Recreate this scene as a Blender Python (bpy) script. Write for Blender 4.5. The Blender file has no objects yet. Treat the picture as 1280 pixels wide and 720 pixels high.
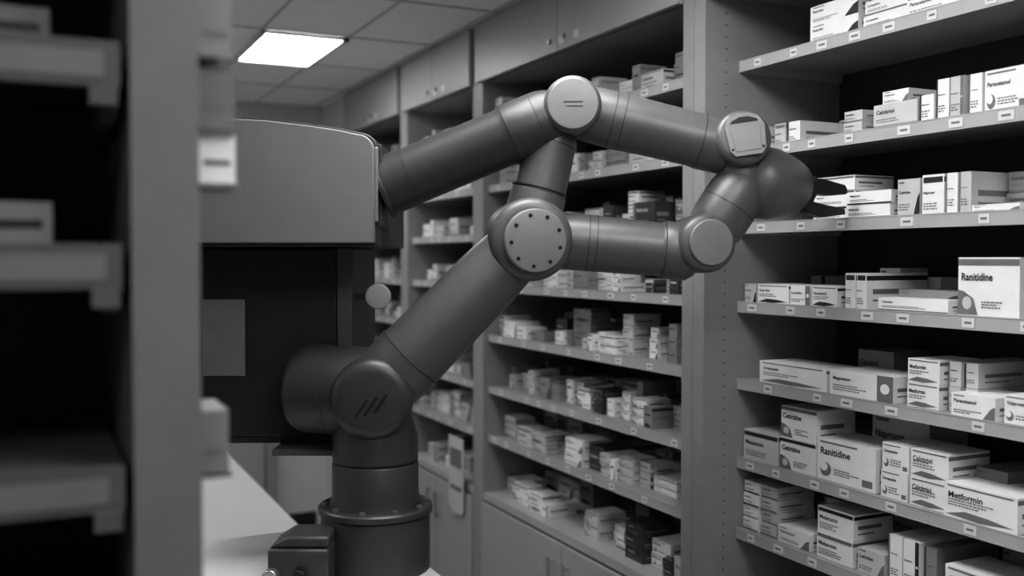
import bpy, math, random
from math import sin, cos, pi, radians
from mathutils import Vector, Matrix
random.seed(7)
scene = bpy.context.scene
scene.view_settings.view_transform = 'Standard'
scene.view_settings.look = 'Medium High Contrast'
scene.view_settings.exposure = 0.18
H = 2.65           # ceiling height

# ------------------------------------------------------------ materials
MATS = {}
def mat(name, v, rough=0.5, metal=0.0, var=0.08, scale=18.0, emit=0.0, bump=0.0):
    if name in MATS: return MATS[name]
    m = bpy.data.materials.new(name); m.use_nodes = True
    nt = m.node_tree; b = nt.nodes['Principled BSDF']
    tc = nt.nodes.new('ShaderNodeTexCoord')
    n = nt.nodes.new('ShaderNodeTexNoise'); n.inputs['Scale'].default_value = scale
    n.inputs['Detail'].default_value = 4
    nt.links.new(tc.outputs['Object'], n.inputs['Vector'])
    r = nt.nodes.new('ShaderNodeValToRGB')
    lo, hi = v*(1-var), min(1, v*(1+var))
    r.color_ramp.elements[0].position = .3; r.color_ramp.elements[1].position = .7
    r.color_ramp.elements[0].color = (lo, lo, lo, 1); r.color_ramp.elements[1].color = (hi, hi, hi, 1)
    nt.links.new(n.outputs['Fac'], r.inputs['Fac'])
    nt.links.new(r.outputs['Color'], b.inputs['Base Color'])
    b.inputs['Roughness'].default_value = rough
    b.inputs['Metallic'].default_value = metal
    if bump:
        bp = nt.nodes.new('ShaderNodeBump'); bp.inputs['Strength'].default_value = bump
        bp.inputs['Distance'].default_value = .002
        nt.links.new(n.outputs['Fac'], bp.inputs['Height']); nt.links.new(bp.outputs['Normal'], b.inputs['Normal'])
    if emit:
        b.inputs['Emission Color'].default_value = (1, 1, 1, 1)
        b.inputs['Emission Strength'].default_value = emit
    MATS[name] = m
    return m

PANEL = mat('laminate_panel', .29, .45, var=.04)
DOOR = mat('cabinet_door', .37, .40, var=.03)
SHELF = mat('shelf_metal', .40, .4, var=.04)
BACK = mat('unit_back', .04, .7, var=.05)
DARK = mat('black_plastic', .010, .45, var=.2)
TAG = mat('price_tag', .66, .5, var=.03)
INK = mat('ink', .025, .5, var=.1)
INK2 = mat('ink_grey', .17, .5, var=.1)
CARDW = mat('card_white', .80, .5, var=.04)
CARDL = mat('card_light', .54, .5, var=.05)
CARDM = mat('card_mid', .24, .5, var=.06)
CARDD = mat('card_dark', .035, .4, var=.1)
METAL = mat('brushed_handle', .5, .3, .9)
WALL = mat('painted_wall', .55, .7, var=.03, bump=.1)
CEIL = mat('ceiling_tile', .84, .85, var=.06, scale=60, bump=.3)
GRID = mat('ceiling_grid', .50, .6)
FLOOR = mat('vinyl_floor', .34, .35, var=.12, scale=6)
EMIT = mat('light_diffuser', .9, .5, emit=12.0)
EMIT2 = mat('light_diffuser_dim', .9, .5, emit=6.0)
ROB = mat('robot_grey', .125, .42, .3, var=.05, scale=40)
ROBD = mat('robot_dark_grey', .062, .42, .3, var=.06, scale=40)
CAP = mat('robot_cap', .25, .45, .2, var=.04, scale=40)
SEAM = mat('robot_seam', .01, .5)
GROOVE = mat('robot_groove', .045, .5, .2)
CABU = mat('controller_cover', .20, .45, var=.04)
CABL = mat('controller_body', .026, .5, var=.1)
PLATE = mat('controller_plate', .10, .5)
LABEL = mat('controller_label', .21, .5)
WHITE = mat('white_worktop', .62, .4, var=.03)
LRAIL = mat('front_shelf_rail', .11, .5)
LPAN = mat('front_upright', .19, .5, var=.04)

# ------------------------------------------------------------ mesh builder
class MB:
    def __init__(s): s.v=[]; s.f=[]; s.m=[]; s.mats=[]
    def mi(s, m):
        if m not in s.mats: s.mats.append(m)
        return s.mats.index(m)
    def add(s, vs, fs, m):
        o=len(s.v); k=s.mi(m); s.v+= [tuple(v) for v in vs]
        for f in fs: s.f.append(tuple(i+o for i in f)); s.m.append(k)
    def box(s, a, b, m, M=None):
        x0,x1=sorted((a[0],b[0])); y0,y1=sorted((a[1],b[1])); z0,z1=sorted((a[2],b[2]))
        vs=[Vector(p) for p in [(x0,y0,z0),(x1,y0,z0),(x1,y1,z0),(x0,y1,z0),(x0,y0,z1),(x1,y0,z1),(x1,y1,z1),(x0,y1,z1)]]
        if M: vs=[M@v for v in vs]
        s.add(vs, [(0,3,2,1),(4,5,6,7),(0,1,5,4),(1,2,6,5),(2,3,7,6),(3,0,4,7)], m)
    def lathe(s, p0, axis, prof, m, seg=40, cap=True):
        p0=Vector(p0); a=Vector(axis).normalized()
        u=a.orthogonal().normalized(); w=a.cross(u)
        vs=[];fs=[]
        for t,r in prof:
            for i in range(seg):
                th=2*pi*i/seg; vs.append(p0+a*t+u*(r*cos(th))+w*(r*sin(th)))
        n=len(prof)
        for j in range(n-1):
            for i in range(seg):
                i2=(i+1)%seg
                fs.append((j*seg+i, j*seg+i2, (j+1)*seg+i2, (j+1)*seg+i))
        if cap:
            fs.append(tuple(reversed(range(seg)))); fs.append(tuple((n-1)*seg+i for i in range(seg)))
        s.add(vs, fs, m)
    def cyl(s, p0, p1, r0, m, r1=None, bev=0.0, seg=40):
        p0=Vector(p0);p1=Vector(p1); L=(p1-p0).length; r1=r0 if r1 is None else r1
        pr=[]
        if bev:
            for i in range(6):
                th=pi/2*i/5; pr.append((bev-bev*cos(th), r0-bev+bev*sin(th)))
            for i in range(6):
                th=pi/2*(1-i/5); pr.append((L-bev+bev*cos(th), r1-bev+bev*sin(th)))
        else: pr=[(0,r0),(L,r1)]
        s.lathe(p0,p1-p0,pr,m,seg)
    def prism(s, pts, ax, d0, d1, m, M=None):
        def mk(p,d):
            v=[0,0,0]; o=[i for i in range(3) if i!=ax]; v[o[0]]=p[0]; v[o[1]]=p[1]; v[ax]=d
            v=Vector(v); return M@v if M else v
        n=len(pts); vs=[mk(p,d0) for p in pts]+[mk(p,d1) for p in pts]
        fs=[tuple(range(n)), tuple(reversed(range(n,2*n)))]
        for i in range(n): fs.append((i,i+n,(i+1)%n+n,(i+1)%n))
        s.add(vs,fs,m)
    def obj(s, name, parent=None, smooth=False, bevel=0, ang=35):
        me=bpy.data.meshes.new(name); me.from_pydata(s.v,[],s.f)
        for m in s.mats: me.materials.append(m)
        me.polygons.foreach_set('material_index', s.m)
        import bmesh
        bm=bmesh.new(); bm.from_mesh(me); bmesh.ops.recalc_face_normals(bm, faces=bm.faces); bm.to_mesh(me); bm.free()
        if smooth:
            me.shade_smooth(); me.set_sharp_from_angle(angle=radians(ang))
        o=bpy.data.objects.new(name, me); scene.collection.objects.link(o)
        if parent: o.parent=parent
        if bevel:
            b=o.modifiers.new('bevel','BEVEL'); b.width=bevel; b.segments=2; b.limit_method='ANGLE'
        return o

# ------------------------------------------------------------ text
TXT={}
def text_geo(word):
    if word in TXT: return TXT[word]
    cu=bpy.data.curves.new('t','FONT'); cu.body=word; cu.size=1; cu.offset=.025; cu.resolution_u=2
    o=bpy.data.objects.new('t',cu); scene.collection.objects.link(o)
    dg=bpy.context.evaluated_depsgraph_get(); dg.update()
    e=o.evaluated_get(dg); me=e.to_mesh()
    vs=[(v.co.x,v.co.y) for v in me.vertices]; fs=[tuple(p.vertices) for p in me.polygons]
    e.to_mesh_clear(); bpy.data.objects.remove(o); bpy.data.curves.remove(cu)
    x0=min(v[0] for v in vs);x1=max(v[0] for v in vs);y0=min(v[1] for v in vs);y1=max(v[1] for v in vs)
    TXT[word]=([(v[0]-x0,v[1]-y0) for v in vs],fs,x1-x0,y1-y0)
    return TXT[word]
WORDS=['Ibuprofen','Loratadine','Paracetamol','Valproate','Melatonin','Cetirizine','Naproxen','Ranitidine','Omeprazole','Calcitriol','Magnesium','Metformin']
def put_text(mb, word, x, yl, zb, wmax, hmax, m):
    vs,fs,w,h=text_geo(word); sx=min(wmax/w,hmax/h*1.15); sc=min(hmax/h,sx*1.15)
    mb.add([(x, yl-v[0]*sx, zb+v[1]*sc) for v in vs], fs, m)
    return w*sx
def quad(mb,x,yl,yr,z0,z1,m): mb.add([(x,yl,z0),(x,yr,z0),(x,yr,z1),(x,yl,z1)],[(0,1,2,3)],m)
def ell(mb,x,yc,zc,ry,rz,m,a0=0,a1=2*pi,n=16):
    pts=[(x,yc+ry*cos(a0+(a1-a0)*i/n),zc+rz*sin(a0+(a1-a0)*i/n)) for i in range(n+1)]
    mb.add(pts,[tuple(range(n+1))],m)
def lines(mb,x,yl,w,z,h,n,m=None):
    """rows of small print"""
    for k in range(n):
        y=yl; e=yl-w*random.uniform(.55,1)
        while y>e:
            ww=random.uniform(.003,.009); yy=max(y-ww,yl-w)
            quad(mb,x,y,yy,z+k*h*1.9,z+k*h*1.9+h,m or INK2); y=yy-.0018

def med_box(mb, xf, yl, yr, z, h, dep, style=None, tone=None, word=True):
    """carton: front at x=xf facing the aisle, yl>yr"""
    t=tone or random.choice([CARDW]*5+[CARDL]*3+[CARDM])
    mb.box((xf,yr,z),(xf+dep,yl,z+h),t)
    w=yl-yr; x=xf-.0006; st=random.randrange(8) if style is None else style
    ink=INK if t is not CARDD else CARDL
    g=random.choice([INK,INK2,INK2])
    if w<.012: return
    near = xf>1.75
    if st==0:
        quad(mb,x,yl-.003,yr+.003,z+h*.80,z+h*.94,g); q=(.50,.16); sm=.14
    elif st==1:
        quad(mb,x,yl,yl-w*.12,z,z+h,g); q=(.60,.16); sm=.2
    elif st==2:
        quad(mb,x,yl,yr,z+h*.02,z+h*.14,g); q=(.60,.17); sm=.26
    elif st==3:
        ell(mb,x,yl-w*.15,z+h*.27,w*.10,h*.17,g); ell(mb,x-.0003,yl-w*.12,z+h*.33,w*.07,h*.11,t); q=(.62,.17); sm=.18
        quad(mb,x,yr+w*.22,yr+w*.05,z+h*.08,z+h*.24,g)
        quad(mb,x,yl-w*.05,yr+w*.3,z+h*.9,z+h*.94,INK2)
    elif st==4:
        mb.add([(x,yl-w*.02,z+h*.08),(x,yl-w*.5,z+h*.03),(x,yr+w*.04,z+h*.12),(x,yr+w*.4,z+h*.22),(x,yl-w*.3,z+h*.25)],[(0,1,2,3,4)],g); q=(.58,.18); sm=.36
        quad(mb,x,yl-w*.05,yr+w*.05,z+h*.9,z+h*.95,INK2)
    elif st==5:
        mb.add([(x,yr,z),(x,yr+w*.28,z),(x,yr+w*.10,z+h*.5),(x,yr,z+h*.62)],[(0,1,2,3)],g); q=(.60,.17); sm=.16
        quad(mb,x,yl-w*.06,yl-w*.3,z+h*.88,z+h*.93,INK2)
    elif st==6:
        quad(mb,x,yr+w*.24,yr,z,z+h,g); ell(mb,x-.0003,yr+w*.12,z+h*.5,w*.07,min(h*.2,w*.07),t); q=(.56,.18); sm=.18
    else:
        quad(mb,x,yl,yr,z+h*.86,z+h*.97,g); q=(.60,.17); sm=.14; x-=.0004
        mb.add([(x,yl,z+h*.02),(x,yl-w*.34,z+h*.02),(x,yl-w*.26,z+h*.3),(x,yl-w*.1,z+h*.42),(x,yl,z+h*.44)],[(0,1,2,3,4)],INK2)
        ell(mb,x-.0004,yl-w*.16,z+h*.22,w*.08,h*.11,CARDL)
    ind=.17 if st==1 else (.3 if st==3 and w>.06 else (.4 if st==7 else .06))
    if word and w>.03:
        put_text(mb, word if isinstance(word,str) else random.choice(WORDS), x, yl-w*(.17 if st==1 else .06), z+h*q[0], w*(.52), h*q[1], ink)
        if near: lines(mb,x,yl-w*ind,w*(.9-ind)*.75,z+h*sm,min(.0030,h*.05),2 if h<.06 else 3)
        else: quad(mb,x,yl-w*ind,yr+w*.3,z+h*sm,z+h*(sm+.06),INK2)
    else:
        quad(mb,x,yl-w*.15,yr+w*.2,z+h*q[0],z+h*(q[0]+q[1]*.5),ink)
        if near: lines(mb,x,yl-w*.2,w*.6,z+h*sm,min(.0030,h*.05),2)
    y=yr-.0006
    mb.add([(xf+dep*.1,y,z+h*.42),(xf+dep*.7,y,z+h*.42),(xf+dep*.7,y,z+h*.56),(xf+dep*.1,y,z+h*.56)],[(0,1,2,3)],INK2)
    mb.add([(xf+dep*.1,y,z+h*.22),(xf+dep*.5,y,z+h*.22),(xf+dep*.5,y,z+h*.27),(xf+dep*.1,y,z+h*.27)],[(0,1,2,3)],INK2)
    if st in (0,4):
        mb.add([(xf,y,z+h*.80),(xf+dep,y,z+h*.80),(xf+dep,y,z+h*.93),(xf,y,z+h*.93)],[(0,1,2,3)],g)

# ------------------------------------------------------------ room shell
XW=2.16; XL=-1.6; YB=-2.2; YE=6.2
def simple(name,a,b,m,**k):
    mb=MB(); mb.box(a,b,m); return mb.obj(name,**k)
simple('floor',(XL,YB,-.1),(XW,YE,0),FLOOR)
simple('ceiling',(XL,YB,H),(XW,YE,H+.1),CEIL)
simple('wall_right',(XW,YB,0),(XW+.1,YE,H),WALL)
simple('wall_left',(XL-.1,YB,0),(XL,YE,H),WALL)
simple('wall_far',(XL,YE,0),(XW,YE+.1,H),WALL)
simple('wall_rear',(XL,YB-.1,0),(XW,YB,H),WALL)
simple('wall_pilaster',(1.66,5.66,0),(XW-.001,YE-.001,H-.001),WHITE)  # whiter than the walls: bright light falling here is put into the colour
simple('baseboard_left',(XL,YB,0),(XL+.015,YE,.09),DARK)
simple('baseboard_far',(XL+.02,YE-.015,0),(1.6,YE,.09),DARK)
mb=MB()
x=.87-.37*6
while x<1.66:
    mb.box((x-.006,YB,H-.004),(x+.006,YE,H-.0005),GRID); x+=.37
y=4.19-.67*9
while y<YE:
    mb.box((XL,y-.006,H-.0045),(1.66,y+.006,H-.0006),GRID); y+=.67
mb.obj('ceiling_grid')
def panel_light(x0,x1,y0,y1,m=EMIT):
    mb=MB(); z=H-.006
    mb.box((x0,y0,z-.012),(x0+.02,y1,z),GRID); mb.box((x1-.02,y0,z-.012),(x1,y1,z),GRID)
    mb.box((x0,y0,z-.012),(x1,y0+.02,z),GRID); mb.box((x0,y1-.02,z-.012),(x1,y1,z),GRID)
    mb.box((x0+.02,y0+.02,z-.006),(x1-.02,y1-.02,z),m)
    mb.obj('ceiling_light_panel')
panel_light(.87,1.24,4.19,4.86)
panel_light(.5,1.24,1.51,2.18)
panel_light(.5,1.24,.17,.84)
panel_light(-1.0,-.26,2.85,3.52,EMIT)
panel_light(-1.0,-.26,4.86,5.53,EMIT2)  # dim fill panel added out of view to brighten the ceiling
panel_light(-1.0,-.26,-.5,.17,EMIT2)
mb=MB()
mb.box((.35,YE-.05,0),(.42,YE-.001,2.1),PANEL); mb.box((1.28,YE-.05,0),(1.35,YE-.001,2.1),PANEL); mb.box((.35,YE-.05,2.1),(1.35,YE-.001,2.17),PANEL)
mb.box((.43,YE-.035,.01),(1.27,YE-.001,2.095),DOOR); mb.box((.56,YE-.04,1.1),(1.14,YE-.03,1.9),CARDM)
mb.cyl((1.2,YE-.08,1.0),(1.08,YE-.08,1.0),.01,METAL)
mb.cyl((1.2,YE-.04,1.0),(1.2,YE-.085,1.0),.01,METAL)
mb.obj('door_1')

# ------------------------------------------------------------ shelving along right wall
ZS_R=[2.238,1.998,1.793,1.576,1.362,1.142,.944,.735]
ZS_M=[2.21,1.99,1.795,1.59,1.385,1.175,.975,.74]
TOPD=2.41
def unit(y0,y1,xs,zs,ndoor,nbase,tL=.05,tR=.05):
    """y0..y1 inner extent; xs = shelf front plane; carcass front at x=1.65"""
    mb=MB(); xb=2.13
    for ya,yb in ((y0-tR,y0),(y1,y1+tL)):
        mb.box((1.65,ya,0),(xb,yb,H-.006),PANEL)
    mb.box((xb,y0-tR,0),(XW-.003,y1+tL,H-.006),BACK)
    z=.8
    while z<2.38:
        for xx in (1.72,2.06):
            mb.cyl((xx,y1-.0008,z),(xx,y1+.001,z),.0022,DARK,seg=8)
        z+=.032
    for i,z in enumerate(zs):
        if i==len(zs)-1:
            mb.box((1.652,y0,z-.03),(xb,y1,z),SHELF)
            continue
        mb.box((xs+.002,y0,z-.008),(xb,y1,z),PANEL)
        mb.box((xs,y0+.001,z-.026),(xs+.006,y1-.001,z+.002),SHELF)
        mb.box((xs-.001,y0+.001,z-.0275),(xs+.003,y1-.001,z-.0245),SHELF)
        mb.box((xs-.001,y0+.001,z+.0005),(xs+.003,y1-.001,z+.003),SHELF)
        y=y1-.04-random.random()*.08
        while y>y0+.06:
            w=random.choice([.026,.030,.036])
            mb.box((xs-.0018,y-w,z-.0225),(xs+.001,y,z-.003),TAG)
            quad(mb,xs-.0021,y-w*.2,y-w*.8,z-.015,z-.010,INK2)
            y-=w+random.uniform(.06,.2)
    for z in zs[:-1]:
        mb.box((xs+.01,y1-.012,z-.03),(xb,y1-.001,z-.008),SHELF)
    w=(y1-y0+tL*.9)/ndoor
    mb.box((1.67,y0,TOPD),(xb,y1,TOPD+.018),PANEL)
    for i in range(ndoor):
        a=y0+.002+i*w; b=a+w-.004
        b=min(b,y1+tL*.8)
        mb.box((1.632,a,TOPD),(1.6495,b,H-.008),DOOR)
        ky=b-.05 if i%2==0 else a+.05
        mb.cyl((1.632,ky,TOPD+.04),(1.622,ky,TOPD+.04),.009,METAL,seg=16)
        mb.box((1.6305,ky-.1,TOPD+.02),(1.6325,ky-.065,TOPD+.045),TAG)
    w=(y1-y0)/nbase
    mb.box((1.69,y0,0),(1.71,y1,.1),DARK)
    mb.box((1.66,y0,.1),(xb,y1,.118),PANEL)
    for i in range(nbase):
        a=y0+.003+i*w; b=a+w-.006
        mb.box((1.64,a,.1),(1.66,b,.70),DOOR)
        hy=b-.05 if i%2==0 else a+.05
        mb.cyl((1.615,hy,.53),(1.615,hy,.65),.006,METAL,seg=12)
        for zz in (.545,.635): mb.cyl((1.615,hy,zz),(1.64,hy,zz),.004,METAL,seg=8)
    return mb.obj('pharmacy_shelving_unit')
unit(.70,2.22,1.764,ZS_R,3,3)
unit(2.322,3.70,1.672,ZS_M,2,2)
unit(3.80,4.60,1.672,ZS_M,2,2)
unit(4.70,5.605,1.672,ZS_M,2,2)

R=MB()
XF=1.785
lay={
0:[(1.965,1.80,.048,2,0,5,CARDW),(1.795,1.66,.035,2,.01,2,CARDW),(1.655,1.50,.05,1,.0,0,CARDW),(1.49,1.36,.08,1,.03,3,CARDL)],
1:[(2.19,2.125,.055,1,.0,5,CARDL),(2.12,2.075,.06,1,.02,0,CARDL),(2.07,2.02,.06,1,.02,1,CARDW),(1.845,1.785,.028,2,0,2,CARDL),(1.78,1.70,.033,3,.06,5,CARDW),(1.75,1.62,.058,1,.0,2,CARDL),(1.615,1.575,.062,1,.0,1,CARDW),(1.57,1.535,.09,1,0,1,CARDW),(1.533,1.498,.09,1,0,6,CARDL),(1.495,1.46,.09,1,.01,1,CARDW),(1.455,1.35,.09,1,.01,3,CARDW)],
2:[(1.985,1.84,.037,3,.035,0,CARDW),(1.84,1.70,.033,2,0.005,2,CARDW),(1.675,1.61,.085,1,0,5,CARDL),(1.605,1.545,.09,1,0,0,CARDW),(1.542,1.51,.09,1,0,1,CARDW),(1.507,1.475,.09,1,0,1,CARDL),(1.47,1.37,.045,2,.1,2,CARDM),(1.475,1.36,.018,1,0,5,CARDW)],
3:[(2.215,2.165,.052,1,0,5,CARDL),(2.16,2.035,.052,1,0,4,CARDW),(2.03,1.955,.052,1,0,6,CARDW),(1.95,1.86,.052,1,0,4,CARDW),(1.835,1.80,.087,1,.0,0,CARDW),(1.798,1.765,.087,1,.0,0,CARDW),(1.73,1.53,.032,1,0,2,CARDW),(1.72,1.55,.025,2,.05,5,CARDM),(1.515,1.365,.125,1,.01,7,CARDW)],
4:[(2.15,1.895,.058,1,0,4,CARDW),(1.95,1.83,.10,1,.16,2,CARDM),(1.885,1.68,.062,1,0,6,CARDW),(1.65,1.56,.055,2,.01,4,CARDW),(1.555,1.52,.055,2,.03,1,CARDL),(1.516,1.48,.055,2,.035,1,CARDL),(1.51,1.40,.05,1,-.012,5,CARDW),(1.39,1.30,.06,1,0,3,CARDW)],
5:[(2.215,2.07,.082,1,0,0,CARDL),(2.065,1.93,.084,2,.0,7,CARDW),(1.87,1.69,.17,1,.13,5,CARDL),(1.925,1.73,.105,1,0,3,CARDW),(1.715,1.635,.064,2,0,3,CARDW),(1.63,1.525,.064,2,.0,4,CARDW),(1.52,1.44,.1,1,.08,5,CARDM),(1.525,1.345,.075,1,-.012,4,CARDW)],
6:[(2.215,2.15,.034,4,0,2,CARDW),(2.145,2.08,.034,4,.004,2,CARDL),(2.07,1.95,.045,1,0,5,CARDW),(2.05,1.96,.11,1,.14,1,CARDL),(1.925,1.80,.065,2,0,0,CARDW),(1.785,1.70,.06,1,0,5,CARDL),(1.69,1.648,.115,1,0,1,CARDW),(1.646,1.60,.115,1,0,6,CARDW),(1.595,1.56,.11,1,.01,1,CARDM),(1.53,1.37,.09,1,0,4,CARDW),(1.36,1.26,.06,1,.02,3,CARDW)],
}
wi=0
for i,z in enumerate(ZS_R[:-1]):
    for (yl,yr,h,n,xo,st,tn) in lay[i]:
        z0=z
        for k in range(n):
            sh=random.uniform(-.003,.003)*(k>0)
            med_box(R,XF+xo+(.003*(k%2)),yl-.001+sh,yr+.001+sh,z0+.0005,h-.001,.13 if yl-yr>.05 else .2,st,tn,WORDS[wi%len(WORDS)]); z0+=h
        wi+=1
    y=1.34 if i not in (4,6) else 1.25
    while y>.78:
        w=random.uniform(.05,.14); w=min(w,y-.71); h=random.uniform(.04,.11); med_box(R,XF+random.uniform(0,.02),y,y-w,z+.0005,h,.13); y-=w+random.choice([.004,.004,.05])
    y=2.2
    while y>.85:
        w=random.uniform(.05,.12)
        if random.random()<.45: med_box(R,XF+.225,y,y-w,z+.0005,random.uniform(.04,.10),.1)
        y-=w+.01
R.obj('medicine_boxes')

def fill(y0,y1,zs,xf,gap=.12,big=1.0):
    mb=MB()
    for i,z in enumerate(zs):
        y=y1-.02
        while y>y0+.05:
            if random.random()<gap: y-=random.uniform(.02,.09); continue
            w=random.choice([.03,.045,.06,.08,.10,.12])*big
            if y-w<y0+.005: break
            n=random.choice([1,1,1,2,2,3]); h=random.uniform(.024,.046)*big if n>1 else random.uniform(.03,.09)
            t=random.choice([CARDW]*6+[CARDL]*4+[CARDM]*2+[CARDD])
            st=random.randrange(8); xo=random.uniform(0,.08); zz=z+.0005
            for k in range(n):
                if zz+h>z+.165: break
                med_box(mb,xf+xo+random.uniform(0,.006),y,y-w,zz,h-.001,random.uniform(.07,.13),st,t,w>.05); zz+=h
            if random.random()<.55:
                med_box(mb,xf+.23,y,y-w,z+.0005,random.uniform(.04,.11),.1,None,random.choice([CARDL,CARDM,CARDW]),False)
            y-=w+random.choice([.002,.004,.01])
    return mb.obj('medicine_boxes')
fill(2.325,3.695,ZS_M,1.69,.07)
fill(3.805,4.595,ZS_M,1.69,.12)
fill(4.705,5.60,ZS_M,1.69,.2)

mb=MB()
pts=[(4.02,.93),(3.86,.93),(3.86,.62),(3.885,.60),(3.98,.60),(4.02,.63)]
mb.prism([(p[0]-.0,p[1]) for p in pts],0,1.628,1.631,CARDL)
mb.box((1.626,3.88,.80),(1.6279,4.0,.88),INK2); mb.box((1.626,3.88,.70),(1.6279,4.0,.72),INK2)
mb.box((1.628,3.93,.93),(1.672,3.95,.934),METAL)
mb.obj('hanging_leaflet')

# ------------------------------------------------------------ foreground shelf (faces -y)
mb=MB()
mb.box((.095,1.13,0),(.165,1.62,2.35),LPAN)
mb.box((-1.0,1.13,0),(-.93,1.62,2.35),LPAN)
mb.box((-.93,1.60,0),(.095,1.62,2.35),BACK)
for xx in (.04,-.02,-.2,-.5):
    z=.3
    while z<2.3:
        mb.box((xx-.003,1.597,z),(xx+.003,1.601,z+.014),DARK); z+=.03
z=.4
while z<2.3:
    mb.box((.0938,1.5,z),(.0952,1.507,z+.014),DARK); z+=.03
for z in (2.145,1.925,1.712,1.474,1.25,1.03,.8,.55,.12):
    mb.box((-.93,1.15,z-.012),(.088,1.6,z),LRAIL)
    mb.box((-.93,1.135,z-.045),(.086,1.15,z+.003),LRAIL)
    mb.box((-.93,1.1335,z-.036),(.07,1.1352,z-.008),LPAN)
    mb.prism([(1.14,z-.046),(1.2,z-.075),(1.6,z-.075),(1.6,z-.012),(1.14,z-.012)],0,.070,.086,LRAIL)
    mb.box((.055,1.128,z-.065),(.083,1.134,z-.044),LRAIL)
mb.box((.1645,1.2,1.40),(.171,1.23,2.2),DARK)
items=[(1.93,2.2,.042,CARDM),(1.85,1.915,.045,INK2),(1.785,1.848,.045,CARDW),(1.455,1.525,.035,CARDM)]
for z0,z1,w,t in items:
    mb.box((.1705,1.17,z0),(.166+w,1.27,z1),t); mb.box((.1705,1.16,z0-.006),(.168+w,1.27,z0-.001),METAL)
    mb.box((.176,1.1693,z0+.02),(.16+w,1.17,z0+.026),INK2)
mb.obj('gondola_shelving')
mb=MB()
for z in (1.925,1.712,1.474,1.25,1.03):
    x=.02 if z!=1.474 else -.2
    while x>-.85:
        w=random.uniform(.06,.13); w=min(w,x+.92); h=random.uniform(.04,.1)
        if z==1.712 and x==.02: w,h=.12,.048
        mb.box((x-w,1.19,z+.001),(x,1.3,z+h),random.choice([CARDM,INK2,CARDM]))
        mb.box((x-w+.01,1.1893,z+h*.4),(x-.01,1.19,z+h*.6),INK)
        x-=w+random.choice([.01,.06])
mb.obj('stocked_cartons')

# ------------------------------------------------------------ workbench under the robot & side counter
mb=MB()
mb.box((.22,1.80,.94),(.825,2.60,.98),WHITE)
for xx in (.25,.76):
    for yy in (1.84,2.52): mb.box((xx,yy,0),(xx+.045,yy+.045,.94),METAL)
mb.box((.27,1.86,.3),(.78,2.54,.32),PANEL)
mb.obj('robot_workbench',bevel=.003)
mb=MB()
mb.box((.1,3.0,.71),(.84,5.3,.75),WHITE); mb.box((.14,3.04,.08),(.80,5.26,.71),DOOR); mb.box((.18,3.08,0),(.76,5.2,.08),DARK)
for k in range(4):
    mb.box((.801,3.06+k*.55,.12),(.815,3.59+k*.55,.69),DOOR); mb.cyl((.835,3.12+k*.55,.5),(.835,3.12+k*.55,.62),.006,METAL,seg=10)
    for zz in (.51,.61): mb.cyl((.815,3.12+k*.55,zz),(.835,3.12+k*.55,zz),.004,METAL,seg=8)
mb.obj('side_counter',bevel=.002)

# ------------------------------------------------------------ robot (local frame: x right, y depth, z up)
rob=bpy.data.objects.new('robotic_arm',None); scene.collection.objects.link(rob)
YAW=radians(-25.7)
rob.location=(.706,2.213,0); rob.rotation_euler=(0,0,YAW)
def part(name,mb,ang=35,bevel=0): return mb.obj(name,rob,True,bevel,ang)
def V(x,z,y=0): return Vector((x,y,z))
def ring(mb,a,b,t,r,w=.0022,m=GROOVE):
    a=Vector(a);b=Vector(b); p=a.lerp(b,t); d=(b-a).normalized()
    mb.cyl(p-d*w/2,p+d*w/2,r,m,seg=48)
mb=MB(); bx=.006
mb.lathe((bx,0,.98),(0,0,1),[(0,.126),(.125,.126),(.131,.122),(.133,.116),(.133,.10)],ROBD,56)
mb.lathe((bx,0,1.113),(0,0,1),[(0,.132),(.012,.132),(.016,.128),(.016,.10)],ROBD,56)
for i in range(10):
    th=2*pi*i/10+.2; c=Vector((bx+.116*cos(th),.116*sin(th),1.128)); mb.cyl(c,c+Vector((0,0,.008)),.007,METAL,seg=6)
mb.lathe((bx,0,1.128),(0,0,1),[(0,.106),(.01,.103),(.03,.100),(.096,.100),(.1,.0975)],ROBD,56)
mb.lathe((bx,0,1.228),(0,0,1),[(0,.096),(.006,.096)],SEAM,56)
mb.lathe((bx,0,1.234),(0,0,1),[(0,.099),(.055,.099),(.075,.093),(.12,.082)],ROBD,56)
part('base',mb)
mb=MB()
mb.box((-.20,-.19,.982),(-.07,-.07,1.075),ROBD)
mb.prism([(-.20,1.075),(-.07,1.075),(-.07,1.10),(-.16,1.10)],1,-.18,-.07,ROBD)
mb.cyl((-.19,-.19,1.02),(-.19,-.215,1.02),.018,METAL,bev=.003); mb.cyl((-.13,-.19,1.02),(-.13,-.21,1.02),.016,DARK,bev=.003)
part('base_connector',mb,bevel=.006)
mb=MB()
mb.cyl((-.195,.045,1.395),(.06,0,1.385),.104,ROBD,bev=.045,seg=56)
mb.lathe((-.195,.045,1.395),(.255,-.045,-.01),[(.105,.1045),(.108,.1045)],GROOVE,56)
part('shoulder_housing',mb)
mb=MB()
mb.cyl((.0,.09,1.385),(.012,-.115,1.385),.092,ROBD,bev=.03,seg=56)
ring(mb,(.0,.09,1.385),(.012,-.115,1.385),.62,.0925)
for i,o in enumerate((-.022,0,.022)):
    M=Matrix.Translation((.012+o,-.116,1.372+o*.3))@Matrix.Rotation(radians(35),4,'Y')
    mb.box((-.003,-.001,-.025),(.003,.001,.025),SEAM,M)
part('shoulder_joint',mb)
a=V(.02,1.400,-.02); b=V(.345,1.730,-.01)
mb=MB(); L=(b-a).length
mb.lathe(a,b-a,[(0,.078),(.09,.086),(.10,.087),(.102,.083),(.35,.077),(L-.03,.072),(L,.07)],ROB,56)
ring(mb,a,b,.1015/L,.0875)
part('upper_arm',mb)
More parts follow.
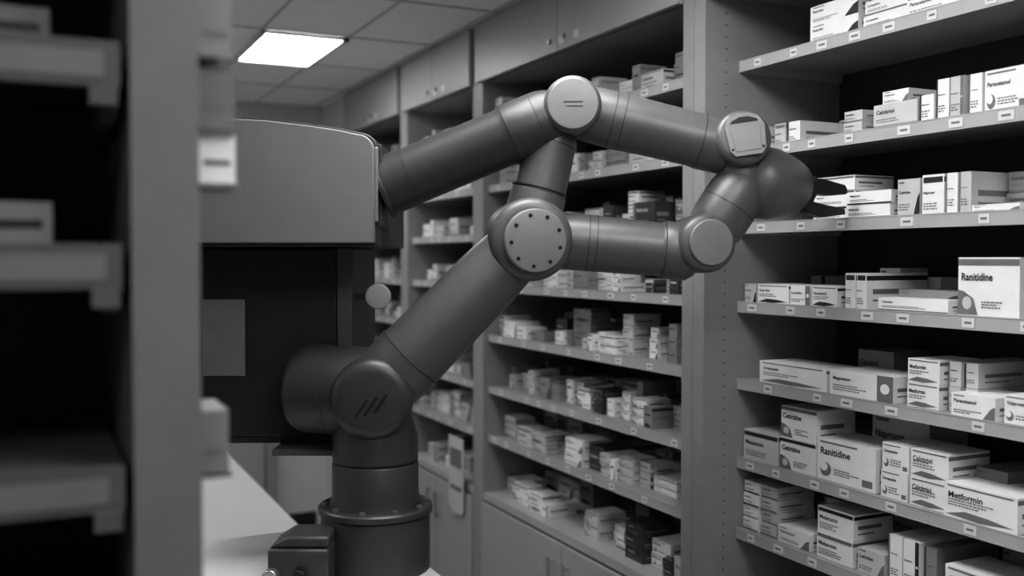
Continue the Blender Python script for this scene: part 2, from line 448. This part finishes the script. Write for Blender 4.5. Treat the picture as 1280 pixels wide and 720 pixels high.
mb=MB(); c=V(.361,1.744)
mb.cyl(c+Vector((-.012,.085,0)),c+Vector((.008,-.09,-.004)),.094,ROB,bev=.024,seg=56)
ring(mb,c+Vector((-.012,.085,0)),c+Vector((.008,-.09,-.004)),.68,.0945)
part('elbow_joint',mb)
mb=MB(); q0=c+Vector((.012,-.086,-.006)); ax=Vector((.25,-1,-.03)).normalized()
mb.lathe(q0,ax,[(0,.071),(.014,.071),(.017,.069),(.018,.065)],CAP,48)
u=ax.orthogonal().normalized(); w=ax.cross(u)
for i in range(9):
    th=2*pi*i/9; p=q0+ax*.018+u*(.057*cos(th))+w*(.057*sin(th)); mb.cyl(p-ax*.001,p+ax*.0012,.0045,SEAM,seg=14)
part('elbow_flange',mb)
a=V(.37,1.79,.0); b=V(.428,2.01,.01); mb=MB(); L=(b-a).length
mb.lathe(a,b-a,[(0,.068),(.06,.064),(.062,.062),(L*.72,.057),(L*.8,.058),(L,.044)],ROB,48)
ring(mb,a,b,.30,.0655); ring(mb,a,b,.78,.0588)
part('riser_link',mb)
mb=MB(); c=V(.459,2.042)
mb.cyl(c+Vector((0,.075,0)),c+Vector((0,-.075,0)),.065,ROB,bev=.012,seg=48)
mb.cyl(c+Vector((0,-.073,0)),c+Vector((0,-.081,0)),.057,CAP,bev=.003,seg=48)
mb.box((c.x-.022,-.082,c.z+.003),(c.x+.022,-.0808,c.z+.005),GROOVE); mb.box((c.x-.016,-.082,c.z-.006),(c.x+.022,-.0808,c.z-.0045),GROOVE)
part('junction_joint',mb)
a=V(.024,1.860,.0); b=V(.45,2.035,0); mb=MB(); L=(b-a).length
mb.lathe(a,b-a,[(0,.068),(.07,.069),(.072,.067),(L*.66,.066),(L*.68,.070),(L*.70,.073),(L*.88,.072),(L*.93,.066),(L,.05)],ROBD,48)
ring(mb,a,b,.155,.0700); ring(mb,a,b,.69,.0736); ring(mb,a,b,.84,.0730)
part('rear_link',mb)
a=V(.459,2.040); b=V(.833,1.95,.0); mb=MB(); L=(b-a).length
mb.lathe(a,b-a,[(0,.058),(.05,.064),(.12,.066),(L*.45,.064),(L*.75,.062),(L*.8,.065),(L*.95,.064),(L,.05)],ROB,48)
ring(mb,a,b,.25,.0660); ring(mb,a,b,.31,.0664); ring(mb,a,b,.79,.0652)
part('upper_forearm',mb)
mb=MB(); c=V(.838,1.962)
mb.cyl(c+Vector((-.005,.065,-.01)),c+Vector((.006,-.068,.008)),.064,ROB,bev=.014,seg=48)
part('wrist_joint_upper',mb)
mb=MB()
M=Matrix.Translation((c.x+.006,-.069,c.z+.01))@Matrix.Rotation(radians(-8),4,'Y')@Matrix.Rotation(radians(-6),4,'X')
pts=[(-.030,-.046),(.030,-.046),(.040,-.034),(.045,.020),(.034,.040),(.012,.050),(-.012,.050),(-.034,.040),(-.045,.020),(-.040,-.034)]
mb.prism(pts,1,-.010,.004,CAP,M)
mb.prism([(-.032,.028),(.032,.028),(.028,.034),(.010,.041),(-.010,.041),(-.028,.034)],1,-.0112,.0,SEAM,M)
mb.prism([(-.028,-.036),(.028,-.036),(.034,.018),(-.034,.018)],1,-.0112,.0,CAP,M)
for sx in (-.034,.034): mb.cyl(M@Vector((sx,-.0115,-.030)),M@Vector((sx,-.009,-.030)),.003,SEAM,seg=12)
part('wrist_cover_plate',mb,bevel=.001)
a=V(.38,1.744); b=V(.745,1.712,.0); mb=MB(); L=(b-a).length
mb.lathe(a,b-a,[(0,.062),(.09,.066),(L*.5,.064),(L*.78,.062),(L*.8,.067),(L*.95,.067),(L,.055)],ROB,48)
ring(mb,a,b,.32,.0664); ring(mb,a,b,.37,.0660); ring(mb,a,b,.795,.0672)
part('lower_forearm',mb)
mb=MB(); c=V(.762,1.733)
mb.cyl(c+Vector((-.02,.06,-.004)),c+Vector((.004,-.07,.0)),.067,ROB,bev=.02,seg=48)
mb.cyl(c+Vector((.006,-.068,.001)),c+Vector((.008,-.076,.001)),.052,CAP,bev=.003,seg=48)
part('wrist_joint_lower',mb)
mb=MB(); a=V(.775,1.745,0); b=V(.865,1.885,.0); L=(b-a).length
mb.lathe(a,b-a,[(0,.05),(.03,.064),(.05,.066),(L-.05,.066),(L-.01,.058),(L+.015,.04),(L+.025,.015)],ROB,48)
ring(mb,a,b,.52,.0664)
mb.lathe(V(.84,1.93),V(.86,1.86)-V(.84,1.93),[(-.03,.05),(.06,.056)],ROB,40)
part('wrist_body',mb)
mb=MB(); a=V(.85,1.880,.0); b=V(1.006,1.862,.055); L=(b-a).length
mb.lathe(a,b-a,[(0,.05),(.02,.074),(.045,.084),(.08,.083),(.11,.075),(.14,.065),(L-.012,.058),(L-.004,.052),(L,.042)],ROB,56)
part('tool_wrist',mb)
mb=MB()
d=(b-a).normalized()
mb.cyl(b-d*.003,b+d*.022,.036,DARK,bev=.003)
YW=Matrix.Translation(b+d*.010)@Matrix.Rotation(math.atan2(d.y,d.x),4,'Z')
mb.prism([(0,.026),(.04,.026),(.105,.012),(.112,.0),(.108,-.010),(.06,-.014),(.02,-.010),(0,-.004)],1,-.014,.014,DARK,YW)
mb.prism([(-.01,-.018),(.02,-.030),(.05,-.036),(.104,-.044),(.106,-.058),(.04,-.066),(.0,-.056),(-.015,-.036)],1,-.014,.014,DARK,YW)
part('gripper_fingers',mb,bevel=.002)

# ------------------------------------------------------------ controller cabinet (same heading)
cab=bpy.data.objects.new('robot_control_cabinet',None); scene.collection.objects.link(cab)
cab.location=rob.location; cab.rotation_euler=rob.rotation_euler
def prof(o):
    p=[(-.62,1.732-o),(.018+o,1.732-o)]
    R0=.034+o
    for i in range(10):
        th=radians(82)*i/9; p.append((.018-.034+R0*cos(th),1.938+R0*sin(th)))
    p+=[(-.06,1.982+o),(-.12,1.991+o),(-.22,2.003+o),(-.35,2.010+o),(-.62,2.013+o)]
    return p
mb=MB()
mb.prism(prof(0),1,-.095,-.07,CABU)
mb.prism(prof(.007),1,-.0699,.45,CABL)
mb.obj('cover',cab,True,.003,30)
mb=MB()
mb.box((-.60,.10,1.25),(-.062,.50,1.724),CABL)
mb.box((-.58,.092,1.27),(-.10,.0995,1.72),CABL)
mb.box((-.098,.094,1.25),(-.062,.1,1.724),PLATE)
mb.box((-.42,.086,1.415),(-.318,.0915,1.60),LABEL)
mb.box((-.24,.02,1.235),(-.062,.50,1.2495),PLATE)
mb.box((-.09,.43,0),(.0,.50,1.25),CABL)
mb.box((-.12,.43,0),(.04,.60,.02),CABL)
mb.obj('body',cab,False,.004)
mb=MB()
mb.cyl((.022,.0,1.859),(.034,.0,1.864),.074,ROBD,bev=.003)
mb.box((.012,-.05,1.77),(.030,.06,1.955),ROBD)
mb.box((.018,-.085,1.78),(.026,-.075,1.945),METAL)
mb.obj('arm_mount',cab,False,.002)
mb=MB()
mb.cyl((-.065,.14,1.605),(-.005,.14,1.605),.006,ROBD)
mb.cyl((-.005,.15,1.605),(-.004,.128,1.605),.031,CARDL,bev=.004)
mb.obj('status_disc',cab,True)

# ------------------------------------------------------------ world + camera
w=bpy.data.worlds.new('w'); scene.world=w; w.use_nodes=True
w.node_tree.nodes['Background'].inputs[0].default_value=(.5,.5,.5,1); w.node_tree.nodes['Background'].inputs[1].default_value=.1
cam=bpy.data.cameras.new('camera'); co=bpy.data.objects.new('camera',cam); scene.collection.objects.link(co)
co.location=(0,0,1.7); co.rotation_euler=(radians(90-1.75),0,YAW)
cam.lens=35; cam.sensor_width=36; cam.clip_start=.05
cam.dof.use_dof=True; cam.dof.focus_distance=2.3; cam.dof.aperture_fstop=1.9
scene.camera=co
